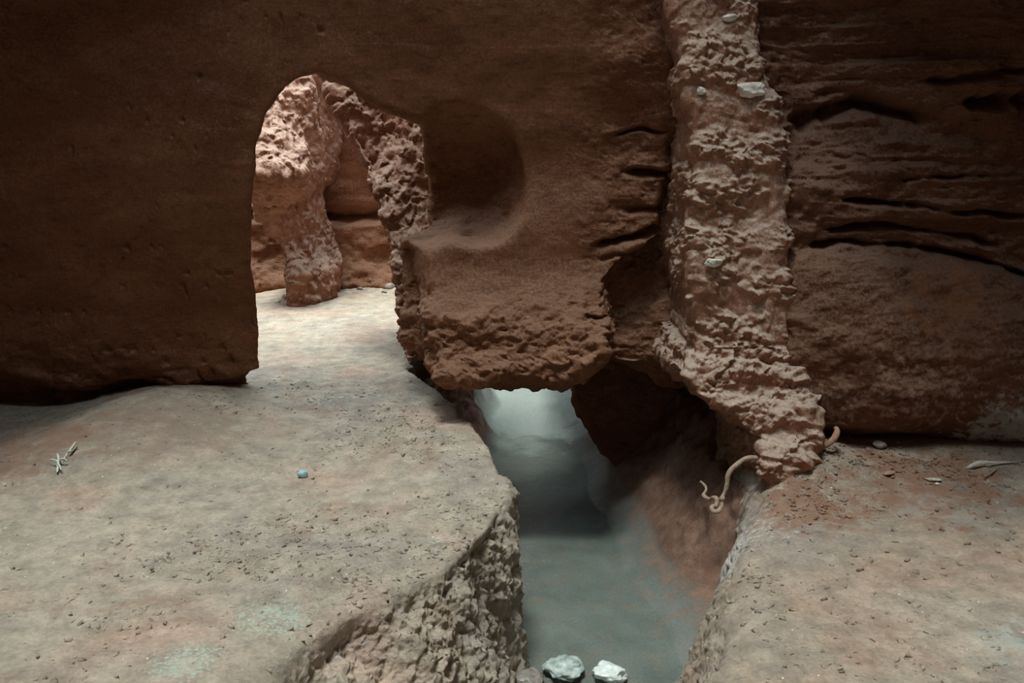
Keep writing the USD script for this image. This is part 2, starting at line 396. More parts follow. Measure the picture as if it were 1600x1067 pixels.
def sand(name, pinkish, greyish, olive, red, patches=()):
    """Trodden sandy earth: pink, grey and olive patches that run into each other, grit, pale glinting grains, and crusts, red dust and painted light and shade in places of their own."""
    n = {'geo': ('geometry', {}),
         'big': ('noise_texture', {'scale': 1.3, 'detail': 5.0, 'roughness': 0.6}), 'big2': ('noise_texture', {'scale': 2.1, 'detail': 6.0, 'roughness': 0.65, 'distortion': 0.6}),
         'mid': ('noise_texture', {'scale': 8.0, 'detail': 7.0, 'roughness': 0.7}), 'fine': ('noise_texture', {'scale': 55.0, 'detail': 8.0, 'roughness': 0.75}), 'grain': ('noise_texture', {'scale': 260.0, 'detail': 4.0, 'roughness': 0.7}),
         'tone': ('rgb_ramp', {'ramp': [(0.34, greyish), (0.50, olive), (0.66, pinkish)]}),
         'rr': ('map_range', {'from_min': 0.53, 'from_max': 0.70, 'to_min': 0.0, 'to_max': 0.65, 'clamp': True}), 'rm': ('mix', {'color2': red}),
         'dr': ('map_range', {'from_min': 0.32, 'from_max': 0.68, 'to_min': 0.66, 'to_max': 1.22, 'clamp': True}), 'dm': ('mix', {'mix_type': 'multiply', 'fac': 1.0}),
         'gr': ('map_range', {'from_min': 0.30, 'from_max': 0.70, 'to_min': 0.80, 'to_max': 1.20, 'clamp': True}), 'gm': ('mix', {'mix_type': 'multiply', 'fac': 1.0}),
         'vor': ('voronoi_texture', {'scale': 38.0}), 'sd': ('map_range', {'from_min': 0.10, 'from_max': 0.17, 'to_min': 1.0, 'to_max': 0.0, 'clamp': True}), 'sc': ('separate_xyz', {}), 'st': ('math', {'math_type': 'greater_than', 'value2': 0.955}), 'sm': ('math', {'math_type': 'multiply'}), 'sp': ('mix', {'color2': (0.86, 0.88, 0.84)}),
         'b0': ('bump', {'strength': 0.5, 'distance': 0.045}), 'b1': ('bump', {'strength': 0.75, 'distance': 0.020}), 'b2': ('bump', {'strength': 0.5, 'distance': 0.005}),
         'p': ('principled_bsdf', {'roughness': 0.92, 'specular_ior_level': 0.2})}
    L = [('geo.position', f'{k}.vector') for k in ('big', 'big2', 'mid', 'fine', 'grain', 'vor')]
    L += [('big.fac', 'tone.fac'), ('big2.fac', 'rr.value'), ('rr.result', 'rm.fac'), ('tone.color', 'rm.color1'), ('mid.fac', 'dr.value'), ('rm.color', 'dm.color1'), ('dr.result', 'dm.color2'), ('fine.fac', 'gr.value'), ('dm.color', 'gm.color1'), ('gr.result', 'gm.color2'),
          ('vor.distance', 'sd.value'), ('vor.color', 'sc.vector'), ('sc.x', 'st.value1'), ('sd.result', 'sm.value1'), ('st.value', 'sm.value2'), ('sm.value', 'sp.fac'),
          ('mid.fac', 'b0.height'), ('b0.normal', 'b1.normal'), ('fine.fac', 'b1.height'), ('b1.normal', 'b2.normal'), ('grain.fac', 'b2.height'), ('b2.normal', 'p.normal')]
    last = add_patches(n, L, 'gm.color', patches)
    L += [(last, 'sp.color1'), ('sp.color', 'p.base_color')]
    return usdkit.material(stage, f'/World/Looks/{name}', n, L, 'p.BSDF')


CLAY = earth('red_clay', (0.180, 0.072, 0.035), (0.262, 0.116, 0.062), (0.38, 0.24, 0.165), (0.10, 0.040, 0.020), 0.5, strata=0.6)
ROCK_DARK = earth('dark_damp_rock', (0.10, 0.055, 0.036), (0.15, 0.085, 0.055), (0.20, 0.13, 0.09), (0.07, 0.04, 0.028), 0.4)  # unseen roof and outer walls, coloured dark to cut bounced light
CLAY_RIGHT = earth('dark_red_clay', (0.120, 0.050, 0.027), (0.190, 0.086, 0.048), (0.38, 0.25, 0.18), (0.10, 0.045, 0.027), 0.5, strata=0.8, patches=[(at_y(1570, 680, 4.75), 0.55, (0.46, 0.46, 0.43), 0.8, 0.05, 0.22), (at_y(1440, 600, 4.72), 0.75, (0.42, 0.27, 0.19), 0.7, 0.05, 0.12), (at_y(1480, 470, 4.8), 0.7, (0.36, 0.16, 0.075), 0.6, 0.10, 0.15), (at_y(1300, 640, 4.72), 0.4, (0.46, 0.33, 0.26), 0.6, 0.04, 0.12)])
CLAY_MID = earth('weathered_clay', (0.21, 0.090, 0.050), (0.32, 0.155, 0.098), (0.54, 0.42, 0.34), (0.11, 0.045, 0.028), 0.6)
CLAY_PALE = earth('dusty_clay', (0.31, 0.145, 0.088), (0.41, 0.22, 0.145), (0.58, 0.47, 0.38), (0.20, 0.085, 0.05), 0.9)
TEAL, WHITE, REDDUST_AND_SHADE = (0.42, 0.58, 0.50), (0.62, 0.62, 0.60), (0.30, 0.155, 0.095)
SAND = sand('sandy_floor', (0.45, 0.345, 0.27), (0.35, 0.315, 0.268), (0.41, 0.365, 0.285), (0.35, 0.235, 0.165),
            [(at_z(430, 965, 0), 0.38, TEAL, 0.75, 0.014, 0.13), (at_z(290, 1035, 0), 0.30, TEAL, 0.8, 0.014, 0.13), (at_z(520, 1015, -0.2), 0.30, WHITE, 0.7, 0.03, 0.15), (at_z(700, 880, -0.1), 0.35, WHITE, 0.45, 0.03, 0.12), (at_z(530, 900, 0), 0.25, (0.22, 0.16, 0.115), 0.6, 0.025, 0.14),
             (at_z(250, 660, 0.1), 1.1, (0.32, 0.25, 0.195), 0.6, 0.12, 0.2), (at_z(30, 690, 0.05), 1.1, REDDUST_AND_SHADE, 0.5, 0.2, 0.25)])  # left wall foot: mostly its shade painted brown, with some red dust
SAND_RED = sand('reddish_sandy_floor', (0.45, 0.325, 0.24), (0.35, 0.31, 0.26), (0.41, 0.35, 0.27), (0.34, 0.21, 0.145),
                [(at_z(1250, 770, -0.05), 0.75, REDDUST_AND_SHADE, 0.75, 0.08, 0.22), (at_z(1450, 745, -0.03), 0.9, REDDUST_AND_SHADE, 0.75, 0.12, 0.25), (at_z(1145, 900, -0.4), 0.65, WHITE, 0.75, 0.03, 0.24), (at_z(1160, 800, -0.2), 0.3, (0.40, 0.39, 0.38), 0.7, 0.03, 0.2), (at_z(1590, 1000, -0.1), 0.45, (0.40, 0.50, 0.45), 0.5, 0.08, 0.12), (at_z(1450, 790, -0.1), 0.5, (0.46, 0.43, 0.38), 0.5, 0.10, 0.15)])  # the teal patch at the right corner paints a bluish tint of light
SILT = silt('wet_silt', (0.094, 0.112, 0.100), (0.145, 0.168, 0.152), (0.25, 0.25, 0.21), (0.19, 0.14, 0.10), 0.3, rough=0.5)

ROOT = plain('root_bark', (0.23, 0.165, 0.12), (0.36, 0.28, 0.21), 90.0)
TWIG = plain('bleached_twig', (0.42, 0.40, 0.34), (0.60, 0.58, 0.52), 120.0)
SPRIG = plain('pale_green_sprig', (0.42, 0.48, 0.42), (0.58, 0.64, 0.57), 120.0)
BLUE = plain('blue_stone', (0.13, 0.27, 0.32), (0.30, 0.46, 0.46), 45.0, 0.6)
PALE = plain('pale_stone', (0.46, 0.44, 0.38), (0.64, 0.62, 0.55), 60.0)
GREYST = plain('grey_stone', (0.20, 0.185, 0.165), (0.34, 0.31, 0.27), 40.0)
CLOD = plain('clay_clod', (0.27, 0.15, 0.10), (0.38, 0.25, 0.18), 50.0, 0.95)
SANDCLOD = plain('sandy_clod', (0.34, 0.27, 0.20), (0.46, 0.38, 0.30), 50.0, 0.95)
WETWHITE = plain('wet_white_rock', (0.42, 0.50, 0.47), (0.66, 0.72, 0.69), 22.0, 0.5, 0.8, 0.4)
WETTEAL = plain('wet_teal_rock', (0.17, 0.215, 0.20), (0.36, 0.44, 0.41), 26.0, 0.45, 0.8, 0.4)
WETGREY = plain('wet_grey_rock', (0.13, 0.12, 0.10), (0.23, 0.21, 0.18), 30.0, 0.45, 0.8, 0.4)

# ------------------------------------------------------------------ the back wall with its doorway, niche and overhanging block
V = [at_y(*p) for p in [(446, 700, 5.6), (434, 634, 5.6), (439, 604, 5.6), (434, 580, 5.6), (432, 520, 5.6), (427, 478, 5.6), (415, 425, 5.6), (409, 360, 5.6), (406, 290, 5.58), (411, 228, 5.55), (426, 184, 5.55), (447, 154, 5.55), (475, 131, 5.55), (508, 121, 5.55),
     (532, 130, 5.5), (560, 152, 5.5), (600, 173, 5.5), (652, 192, 5.5), (652, 300, 5.45), (656, 374, 5.4), (618, 384, 5.4), (616, 400, 5.4), (621, 440, 5.4), (622, 500, 5.4), (630, 545, 5.4), (648, 575, 5.38), (668, 592, 5.35), (720, 598, 5.3), (780, 601, 5.3), (830, 598, 5.3), (885, 586, 5.3), (925, 572, 5.3), (945, 560, 5.4),
     (975, 575, 5.5), (1010, 592, 5.5), (1060, 622, 5.4), (1120, 645, 5.2), (1190, 695, 5.0), (1215, 800, 5.0)]]
V = [(p[0], p[2]) for p in V] + [(1.9, -2.0), (-1.45, -2.0)]
voidF = Field2(lambda x, z: poly_sdf(x, z, V), -4.6, 2.6, -1.3, 3.6)
EDGE_Z = [at_y(px, py, 5.4) for px, py in [(945, 620), (945, 560), (948, 500), (952, 440), (985, 400), (1035, 365), (1042, 300), (1050, 250), (1075, 180), (1085, 100), (1085, -50)]]
ez, ex = np.array([p[2] for p in EDGE_Z]), np.array([p[0] for p in EDGE_Z])


def wall_front(x, z):
    left = 5.62 - 0.07 * (z - 1.0) + 0.05 * np.cos(z * 2.2) + 0.16 * sstep(0.13, 0.03, z - 0.04 * np.sin(3.1 * x) - 0.03 * np.sin(7.3 * x + 1))
    block = 5.44 - 0.32 * sstep(1.02, 0.34, z) + 0.10 * sstep(1.0, 1.6, z) - 0.05 * sstep(1.6, 2.4, z)
    block = block + 0.10 * sstep(0.30, 0.22, z) + 0.42 * sstep(0.17, -0.01, x + 0.665 + 0.16 * (z - 1.0)) ** 1.5 * sstep(1.10, 0.98, z)
    y = left + (block - left) * sstep(-1.05, -0.45, x)
    r = sstep(-0.05, 0.10, x - np.interp(z, ez, ex))
    return y + r * (0.16 + 0.16 * sstep(1.5, 0.9, z))


frontF = Field2(wall_front, -4.6, 2.6, -1.3, 3.6)


def wall_sdf(x, y, z):
    d = smax(frontF(x, z) - y, y - (5.98 + 0.22 * sstep(-0.9, -0.4, x)), 0.08)
    dy = np.clip(y - 5.5, 0, 2)
    v = np.minimum(voidF(x, z), voidF(x + 0.62 * dy, z - 0.25 * dy))
    d = smax(d, -v, 0.06)
    xx = x + 0.03 * np.sin(7 * z + 4 * y); zz = z + 0.025 * np.sin(9 * x + 5 * y)
    niche = ((np.abs((xx + 0.290) / 0.390) ** 2.0 + np.abs((y - 5.38) / 0.70) ** 2.0 + np.abs((zz - 1.450) / 0.425) ** 2.0) ** (1 / 2.0) - 1) * 0.38
    ramp = smax(1.00 + 0.14 * (y - 5.35) + 0.35 * np.clip(x + 0.50, 0, 1) - z, x + 0.36 + 0.0 * y, 0.12)
    ramp = smax(smax(smax(ramp, z - 1.40, 0.1), np.abs(y - 5.5) - 0.55, 0.1), -0.85 - x, 0.05)
    return smax(smax(d, -niche, 0.045), -ramp, 0.08)


def strata(z, p, size, seed):
    """Ledges: a sawtooth in height, warped along the wall."""
    t = (z + 0.05 * fb(p, (0.9, 0.9, 0.4), 2, seed)) / size
    i = np.floor(t); f = t - i
    a = meshkit.noise(np.stack([i * 7.31, p[:, 0] * 0.8, np.zeros_like(i)], 1), seed + 5)
    return a, f


def crack_lines(lines):
    return [np.array([at_y(px, py, y) for px, py in pts]) for pts, y in lines]


def cracks(v, lines, seed, depth, width):
    """Dark bedding gaps cut along the given lines, ragged, with the rock above them left proud."""
    out = np.zeros(len(v))
    wob = 0.030 * fb(v, (0.16, 0.16, 0.10), 4, seed)
    for L, dp, w in zip(lines, depth, width):
        L = L[np.argsort(L[:, 0])]
        zc = np.interp(v[:, 0], L[:, 0], L[:, 2])
        ends = sstep(L[0, 0] - 0.02, L[0, 0] + 0.12, v[:, 0]) * sstep(L[-1, 0] + 0.02, L[-1, 0] - 0.12, v[:, 0])
        vary = 0.15 + 0.85 * sstep(0.3, 0.7, 0.65 * meshkit.noise(np.stack([v[:, 0] / 0.05, zc * 0 + 3, zc * 0 + dp * 30], 1), seed + 1) * 0.6 + 0.75 * meshkit.noise(np.stack([v[:, 0] / 0.16, zc * 0 + seed, zc * 0 + dp * 50], 1), seed))
        dz = v[:, 2] + wob - zc
        ww = w * (0.4 + 0.8 * vary)
        out = np.maximum(out, dp * vary * ends * np.where(dz < 0, np.exp(-(dz / ww) ** 2), np.exp(-(dz / (0.45 * ww)) ** 2)))
    return out


BACK_CRACKS = crack_lines([([(968, 268), (1000, 265), (1045, 275), (1075, 280)], 5.6), ([(950, 210), (1000, 200), (1050, 206)], 5.55), ([(960, 322), (1010, 326), (1075, 318)], 5.6), ([(920, 385), (965, 372), (1020, 352), (1075, 356)], 5.55),
                           ([(930, 405), (985, 392), (1040, 365)], 5.5), ([(905, 485), (930, 487), (955, 484)], 5.4), ([(0, 640), (60, 628), (130, 618), (200, 605)], 5.6), ([(200, 605), (240, 596), (270, 606)], 5.6)])


def wall_disp(v, n):
    x, z = v[:, 0], v[:, 2]
    d = 0.030 * fb(v, 0.55, 3, 1) + 0.008 * fb(v, 0.11, 3, 2)
    right = sstep(0.25, 0.75, x)
    low = sstep(0.90, 0.50, z + 0.16 * fb(v, 0.35, 3, 9)) * sstep(-0.95, -0.62, x) * sstep(0.75, 0.5, x)
    inside = sstep(5.62, 5.75, v[:, 1])
    d = d + (0.004 + 0.075 * low + 0.045 * right + 0.03 * inside) * rough(v, (0.34, 0.34, 0.22), 3)
    d = d + (0.012 * low + 0.004 * right) * chunks(v, (0.12, 0.12, 0.08), 8) + (0.003 + 0.010 * low) * (ridge(v, 0.05, 3, 8) - 0.6)
    d = d + 0.035 * sstep(0.24, 0.08, z + 0.05 * fb(v, 0.3, 2, 15)) * sstep(-1.3, -1.6, x) * rough(v, (0.25, 0.25, 0.12), 16)
    a, f = strata(z, v, 0.17, 4)
    d = d + (0.006 + 0.030 * right * sstep(0.3, 0.8, meshkit.noise(v / 0.35, 88))) * (a - 0.5) * sstep(0, 0.12, f) * sstep(1, 0.8, f)
    # pick marks and pock holes
    pk = meshkit.noise(np.stack([x / 0.030 + 0.3 * z / 0.05, v[:, 1] / 0.3, z / 0.085], 1), 12)
    d = d - 0.022 * sstep(0.78, 0.90, pk) * sstep(0.36, 0.56, meshkit.noise(v / 0.3, 14)) * sstep(-0.6, -1.0, x)
    front = sstep(0.2, -0.3, n[:, 1])
    out = n * d[:, None]
    out[:, 1] += front * cracks(v, BACK_CRACKS, 6, [0.14, 0.07, 0.07, 0.14, 0.05, 0.05, 0.10, 0.05], [0.032, 0.016, 0.018, 0.026, 0.012, 0.012, 0.028, 0.012])
    return out


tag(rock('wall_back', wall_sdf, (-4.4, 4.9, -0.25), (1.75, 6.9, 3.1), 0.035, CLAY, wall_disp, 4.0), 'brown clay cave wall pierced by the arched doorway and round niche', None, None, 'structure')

# ------------------------------------------------------------------ the lit rock buttress
PIL = [(-60, 1030, 1172, 5.27), (0, 1046, 1181, 5.22), (100, 1068, 1201, 5.12), (200, 1084, 1222, 5.04), (300, 1086, 1232, 4.96), (400, 1081, 1236, 4.90), (500, 1086, 1242, 4.85), (545, 1082, 1247, 4.82), (590, 1066, 1256, 4.72), (620, 1090, 1266, 4.68), (650, 1132, 1281, 4.62), (690, 1186, 1290, 4.55), (730, 1192, 1262, 4.48), (770, 1196, 1245, 4.42), (830, 1200, 1240, 4.36)]
pz = np.array([at_y(1150, p[0], p[3])[2] for p in PIL]); pl = np.array([at_y(p[1], p[0], p[3])[0] for p in PIL]); pr = np.array([at_y(p[2], p[0], p[3])[0] for p in PIL]); py_ = np.array([p[3] for p in PIL])
o = np.argsort(pz); pz, pl, pr, py_ = pz[o], pl[o], pr[o], py_[o]


def pillar_sdf(x, y, z):
    l, r, f = np.interp(z, pz, pl), np.interp(z, pz, pr), np.interp(z, pz, py_)
    back = y - f
    d = smax(smax((l - 0.02 * back) - x, x - (r + 0.06 * back), 0.03), f - y, 0.09)
    return smax(d, y - 5.95, 0.05) * 0.93


def pillar_disp(v, n):
    low = sstep(0.80, 0.50, v[:, 2])
    m = sstep(-0.10, 0.22, fb(v, (0.24, 0.24, 0.17), 4, 25) + 0.10 * low)
    d = 0.030 * fb(v, 0.40, 3, 20) + 0.042 * rough(v, (0.34, 0.34, 0.34), 21, 4)
    d = d + m * (0.020 + 0.020 * fb(v, 0.035, 3, 26) + 0.014 * chunks(v, 0.055, 27, 0.5) + 0.012 * (ridge(v, 0.07, 4, 22) - 0.6)) + (1 - m) * 0.005 * fb(v, 0.04, 3, 28)
    w = v[:, 2] + 0.20 * (v[:, 0] - 1.3)
    a, f = strata(w, v, 0.095, 24)
    bands = sstep(0.45, 0.65, meshkit.noise(np.stack([v[:, 0] * 0.6, v[:, 0] * 0, v[:, 2] / 0.28], 1), 29))
    d = d + (0.014 * bands * (1 - low) + 0.055 * low) * (a - 0.35) * sstep(0, 0.25, f) * sstep(1, 0.75, f)
    return n * d[:, None]


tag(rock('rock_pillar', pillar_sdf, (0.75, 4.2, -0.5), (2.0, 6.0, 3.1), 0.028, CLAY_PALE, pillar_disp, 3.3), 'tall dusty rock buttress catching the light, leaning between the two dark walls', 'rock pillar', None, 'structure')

# ------------------------------------------------------------------ the right wall with its bedding gaps
def right_front(x, z):
    zc = 1.06 - 0.10 * sstep(1.8, 3.2, x)            # the arched gap
    low = 4.98 - 0.26 * np.sin(np.clip((z + 0.3) / (zc + 0.3), 0, 1) * np.pi) + 0.16 * sstep(0.12, -0.08, z - 0.04 * np.sin(4 * x)) - 0.10 * sstep(2.2, 3.6, x)
    high = 5.02 + 0.26 * sstep(1.15, 2.1, z) * sstep(2.6, 1.6, x) - 0.10 * sstep(2.4, 3.6, x) + 0.05 * sstep(1.5, 1.75, z)
    return low + (high - low) * sstep(zc - 0.06, zc + 0.06, z)


rightF = Field2(right_front, 0.8, 4.8, -1.0, 3.6)
RIGHT_CRACKS = crack_lines([([(1228, 186), (1300, 172), (1330, 158), (1380, 165), (1430, 175), (1500, 155), (1620, 150)], 5.3), ([(1390, 132), (1470, 122), (1540, 118), (1620, 104)], 5.3), ([(1270, 148), (1310, 146)], 5.3), ([(1280, 236), (1330, 240), (1350, 250)], 5.3),
                            ([(1285, 306), (1400, 314), (1450, 322), (1500, 326), (1620, 334)], 5.3), ([(1260, 350), (1360, 342), (1460, 356), (1530, 370)], 5.3), ([(1235, 378), (1320, 372), (1400, 376), (1500, 396), (1620, 438)], 5.2), ([(1360, 282), (1420, 276), (1560, 268)], 5.3)])


def right_disp(v, n):
    up = sstep(1.0, 1.15, v[:, 2])
    d = 0.035 * fb(v, 0.5, 3, 41) + 0.010 * fb(v, 0.1, 3, 42)
    d = d + (0.024 + 0.024 * up) * rough(v, (0.36, 0.3, 0.15), 43) + 0.006 * rough(v, 0.08, 47, 3)
    a, f = strata(v[:, 2], v, 0.11, 44)
    d = d + up * 0.075 * sstep(0.25, 0.7, meshkit.noise(v / 0.4, 89)) * (a - 0.5) * sstep(0, 0.15, f) * sstep(1, 0.75, f)
    out = n * d[:, None]
    out[:, 1] += sstep(0.2, -0.3, n[:, 1]) * cracks(v, RIGHT_CRACKS, 46, [0.20, 0.10, 0.08, 0.08, 0.12, 0.12, 0.14, 0.07], [0.045, 0.018, 0.018, 0.016, 0.018, 0.018, 0.020, 0.014])
    return out


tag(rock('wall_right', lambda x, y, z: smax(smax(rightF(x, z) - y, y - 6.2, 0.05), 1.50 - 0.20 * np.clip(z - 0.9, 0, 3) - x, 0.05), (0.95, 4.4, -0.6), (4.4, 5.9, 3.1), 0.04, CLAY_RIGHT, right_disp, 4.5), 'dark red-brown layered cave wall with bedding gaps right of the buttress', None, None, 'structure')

# ------------------------------------------------------------------ floors
LP = [at_z(px, py, 0.0)[:2] for px, py in [(646, 588), (696, 616), (738, 654), (774, 700), (790, 745), (790, 790), (772, 825), (732, 860), (690, 893), (620, 922), (560, 942), (480, 985), (430, 1020), (380, 1067)]]
LP = [(1.5, 11.3), (1.5, 9.1), (0.6, 8.95), (-0.45, 8.6), (-0.75, 7.2)] + [tuple(p) for p in LP] + [(-1.05, 2.1), (-1.2, 0.6), (-4.4, 0.6), (-4.4, 11.3)]
leftF = Field2(lambda x, y: poly_sdf(x, y, LP), -4.6, 1.8, 0.3, 11.6, 0.02)


def left_top(x, y):
    m = 0.13 * np.exp(-((y - 5.3) / 0.8) ** 2 - ((x + 2.15) / 0.55) ** 2) - 0.10 * sstep(-2.3, -3.3, x) + 0.03 * np.exp(-((y - 4.5) / 0.3) ** 2 - ((x + 1.7) / 0.5) ** 2)
    return m + 0.05 * np.exp(-((y - 6.0) / 0.35) ** 2 - ((x + 0.72) / 0.18) ** 2) - 0.012 * np.sin(x * 2.1 + y)


def left_sdf(x, y, z):
    s = np.interp(y, [2.2, 2.6, 3.1, 3.5, 4.3, 5.0], [1.0, 0.95, 0.55, 0.22, 0.04, 0.0])
    zt = left_top(x, y)
    d2 = leftF(x, y) + 0 * z
    return smax(z - zt, (d2 + s * (z - zt)) / np.sqrt(1 + s * s), 0.10)


def floor_disp(v, n, k=1.0):
    flat = sstep(0.6, 0.9, n[:, 2])
    cliff = 1 - flat
    patch = sstep(0.0, 0.5, fb(v, 0.7, 3, 61) + 0.25 * sstep(3.6, 4.6, v[:, 1]) - 0.12)
    d = 0.014 * fb(v, 0.6, 2, 60) + 0.005 * fb(v, 0.15, 3, 62) + patch * (0.020 * rough(v, (0.13, 0.09, 0.1), 63, 5) + 0.007 * np.maximum(chunks(v, 0.032, 67, 0.5), -0.4)) + 0.0055 * fb(v, 0.03, 3, 68)
    sk = np.stack([v[:, 0], v[:, 1], v[:, 2] * 0.55], 1) @ np.array([[1, 0, 0.0], [0, 1, 0], [-0.35, -0.25, 1]])
    d = d + k * cliff * (-0.03 + 0.085 * rough(sk, (0.36, 0.36, 0.55), 64, 5, 0.55) + 0.05 * (ridge(sk, (0.10, 0.10, 0.30), 4, 69) - 0.6) + 0.020 * fb(v, 0.035, 3, 70) + 0.012 * chunks(v, 0.06, 65) + 0.03 * fb(v, 0.3, 2, 66))
    return n * d[:, None]


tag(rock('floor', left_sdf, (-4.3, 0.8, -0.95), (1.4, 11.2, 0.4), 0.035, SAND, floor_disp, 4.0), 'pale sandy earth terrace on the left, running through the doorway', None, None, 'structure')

RP = [at_z(px, py, -0.1)[:2] for px, py in [(1196, 752), (1168, 800), (1148, 860), (1140, 920), (1128, 985), (1104, 1050)]]
RP = [(1.35, 5.6)] + [tuple(p) for p in RP] + [(0.50, 2.2), (0.42, 0.6), (4.4, 0.6), (4.4, 5.6)]
rfF = Field2(lambda x, y: poly_sdf(x, y, RP), 0.0, 4.6, 0.3, 5.9, 0.02)


def right_top(x, y):
    return -0.10 + 0.07 * sstep(4.2, 4.9, y) + 0.13 * np.exp(-((x - 1.58) / 0.26) ** 2 - ((y - 4.70) / 0.28) ** 2) + 0.03 * np.sin(1.7 * x + 0.6 * y)


def right_floor_sdf(x, y, z):
    zt = right_top(x, y)
    return smax(z - zt, (rfF(x, y) + 0 * z + 0.30 * (z - zt) - 0.02) / 1.05, 0.22)


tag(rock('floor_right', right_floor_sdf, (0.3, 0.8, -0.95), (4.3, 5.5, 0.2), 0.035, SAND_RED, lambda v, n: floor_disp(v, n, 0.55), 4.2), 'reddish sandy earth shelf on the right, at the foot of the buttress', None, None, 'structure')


def channel_z(x, y):
    x0 = np.interp(y, [2.0, 3.6, 4.4, 5.2, 6.0, 7.0, 9.0], [0.80, 0.90, 0.84, 0.72, 0.66, 0.58, 0.55]) + 0.03 * np.sin(5 * y)
    foot = 0.14 * sstep(x0 - 0.20, x0 + 0.22, x)
    bank = 1.35 * np.clip(x - (x0 + 0.12), 0, None) ** 1.1 * sstep(4.0, 5.0, y)
    mound = 0.06 * np.exp(-((x - 0.25) / 0.42) ** 2 - ((y - 7.8) / 0.7) ** 2) + 0.14 * sstep(8.3, 9.2, y)
    left = 0.55 * sstep(-0.12, -0.50, x + 0.04 * np.sin(6 * y)) * sstep(6.2, 6.9, y)
    return -0.80 + foot + left + np.minimum(bank, 0.42 + 1.1 * sstep(5.3, 6.1, y)) + mound + 0.06 * sstep(0.25, -0.1, x) * sstep(4.4, 3.0, y)


gx, gy = np.arange(-1.25, 2.0, 0.014), np.concatenate([np.arange(1.0, 2.4, 0.04), np.arange(2.4, 9.4, 0.018)])
GX, GY = np.meshgrid(gx, gy, indexing='ij')
cv = np.stack([GX, GY, channel_z(GX, GY)], -1).reshape(-1, 3)
ii = np.arange(len(cv)).reshape(GX.shape)
cq = np.stack([ii[:-1, :-1], ii[1:, :-1], ii[1:, 1:], ii[:-1, 1:]], -1).reshape(-1, 4)
cn = normals(cv, cq)
hi_ = sstep(-0.68, -0.4, cv[:, 2])
cd = 0.010 * fb(cv, 0.3, 3, 71) + 0.003 * fb(cv, 0.06, 3, 72) + hi_ * (0.05 * rough(cv, (0.4, 0.5, 0.4), 73) + 0.05 * (ridge(cv, (0.2, 0.3, 0.2), 4, 74) - 0.6) + 0.015 * chunks(cv, 0.06, 75) + 0.030 * rough(cv, 0.13, 76) + 0.012 * fb(cv, 0.04, 2, 78))
cv = cv + cn * cd[:, None]
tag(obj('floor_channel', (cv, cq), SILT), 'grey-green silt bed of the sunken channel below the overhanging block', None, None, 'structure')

def passage_sdf(x, y, z):
    return smax(smax(0.80 + 0.07 * np.sin(3 * y) + 0.05 * np.sin(4 * z + y) - 0.50 * np.clip(z + 0.8, 0, 1.2) - x, x - 1.8, 0.05), smax(6.15 - y, y - 9.6, 0.2), 0.1)


tag(rock('wall_passage', passage_sdf, (0.3, 6.0, -1.0), (1.9, 9.7, 3.1), 0.04, CLAY, lambda v, n: n * (0.07 * rough(v, 0.4, 77))[:, None], 11), 'dark clay side wall of the low passage under the overhanging block', None, None, 'structure')

# ------------------------------------------------------------------ beyond the doorway
def far_front(x, z):
    return 10.35 + 0.25 * np.exp(-((z - 0.80 - 0.03 * np.sin(4 * x)) / 0.05) ** 2) - 0.12 * sstep(0.85, 0.70, z) - 0.15 * sstep(0.35, 0.0, z) + 0.05 * np.cos(5 * x)


def far_disp(v, n):
    a, f = strata(v[:, 2], v, 0.2, 84)
    low = sstep(0.75, 0.55, v[:, 2])
    d = 0.05 * fb(v, 0.5, 3, 81) + (0.02 + 0.05 * low) * rough(v, (0.4, 0.3, 0.26), 82) + 0.05 * low * (ridge(v, 0.12, 3, 85) - 0.6) + 0.05 * (a - 0.5) * sstep(0, 0.15, f) * sstep(1, 0.7, f)
    return n * d[:, None]


farF = Field2(far_front, -5, 2, -1, 3.6, 0.02)
tag(rock('wall_far', lambda x, y, z: smax(farF(x, z) - y, y - 11.2, 0.05), (-4.3, 9.6, -0.3), (1.4, 11.2, 3.1), 0.04, CLAY, far_disp, 6), 'layered red clay wall closing the space beyond the doorway', None, None, 'structure')

# rock column leaning behind the doorway
CL = [(60, 470, 6.9), (125, 506, 6.85), (170, 528, 6.8), (220, 549, 6.72), (290, 577, 6.6), (340, 591, 6.5), (390, 607, 6.42), (440, 616, 6.35), (520, 625, 6.3)]
lz, lx, ly = (np.array(t) for t in zip(*[(at_y(p[1], p[0], p[2])[2], at_y(p[1], p[0], p[2])[0], p[2]) for p in CL[::-1]]))


def column_sdf(x, y, z):
    l, f = np.interp(z, lz, lx), np.interp(z, lz, ly)
    return smax(smax(l - x - 0.25 * (y - f) * 0, f + 0.10 * (x - l) - y, 0.05), smax(y - 7.6, x + 0.42, 0.05), 0.05) * 0.9


def column_disp(v, n):
    d = 0.095 * rough(v, (0.38, 0.38, 0.60), 91, 5, 0.5) + 0.035 * (ridge(v, (0.12, 0.12, 0.2), 3, 96) - 0.6) + 0.022 * chunks(v, (0.08, 0.08, 0.10), 94, 0.4) + 0.02 * (ridge(v, 0.07, 3, 93) - 0.6)
    return n * d[:, None]


tag(rock('leaning_column', column_sdf, (-1.8, 6.0, 0.1), (0.35, 7.7, 3.1), 0.04, CLAY_MID, column_disp, 4), 'rough rock column leaning just behind the arched doorway, lit along its left edge', 'rock column', None, 'structure')

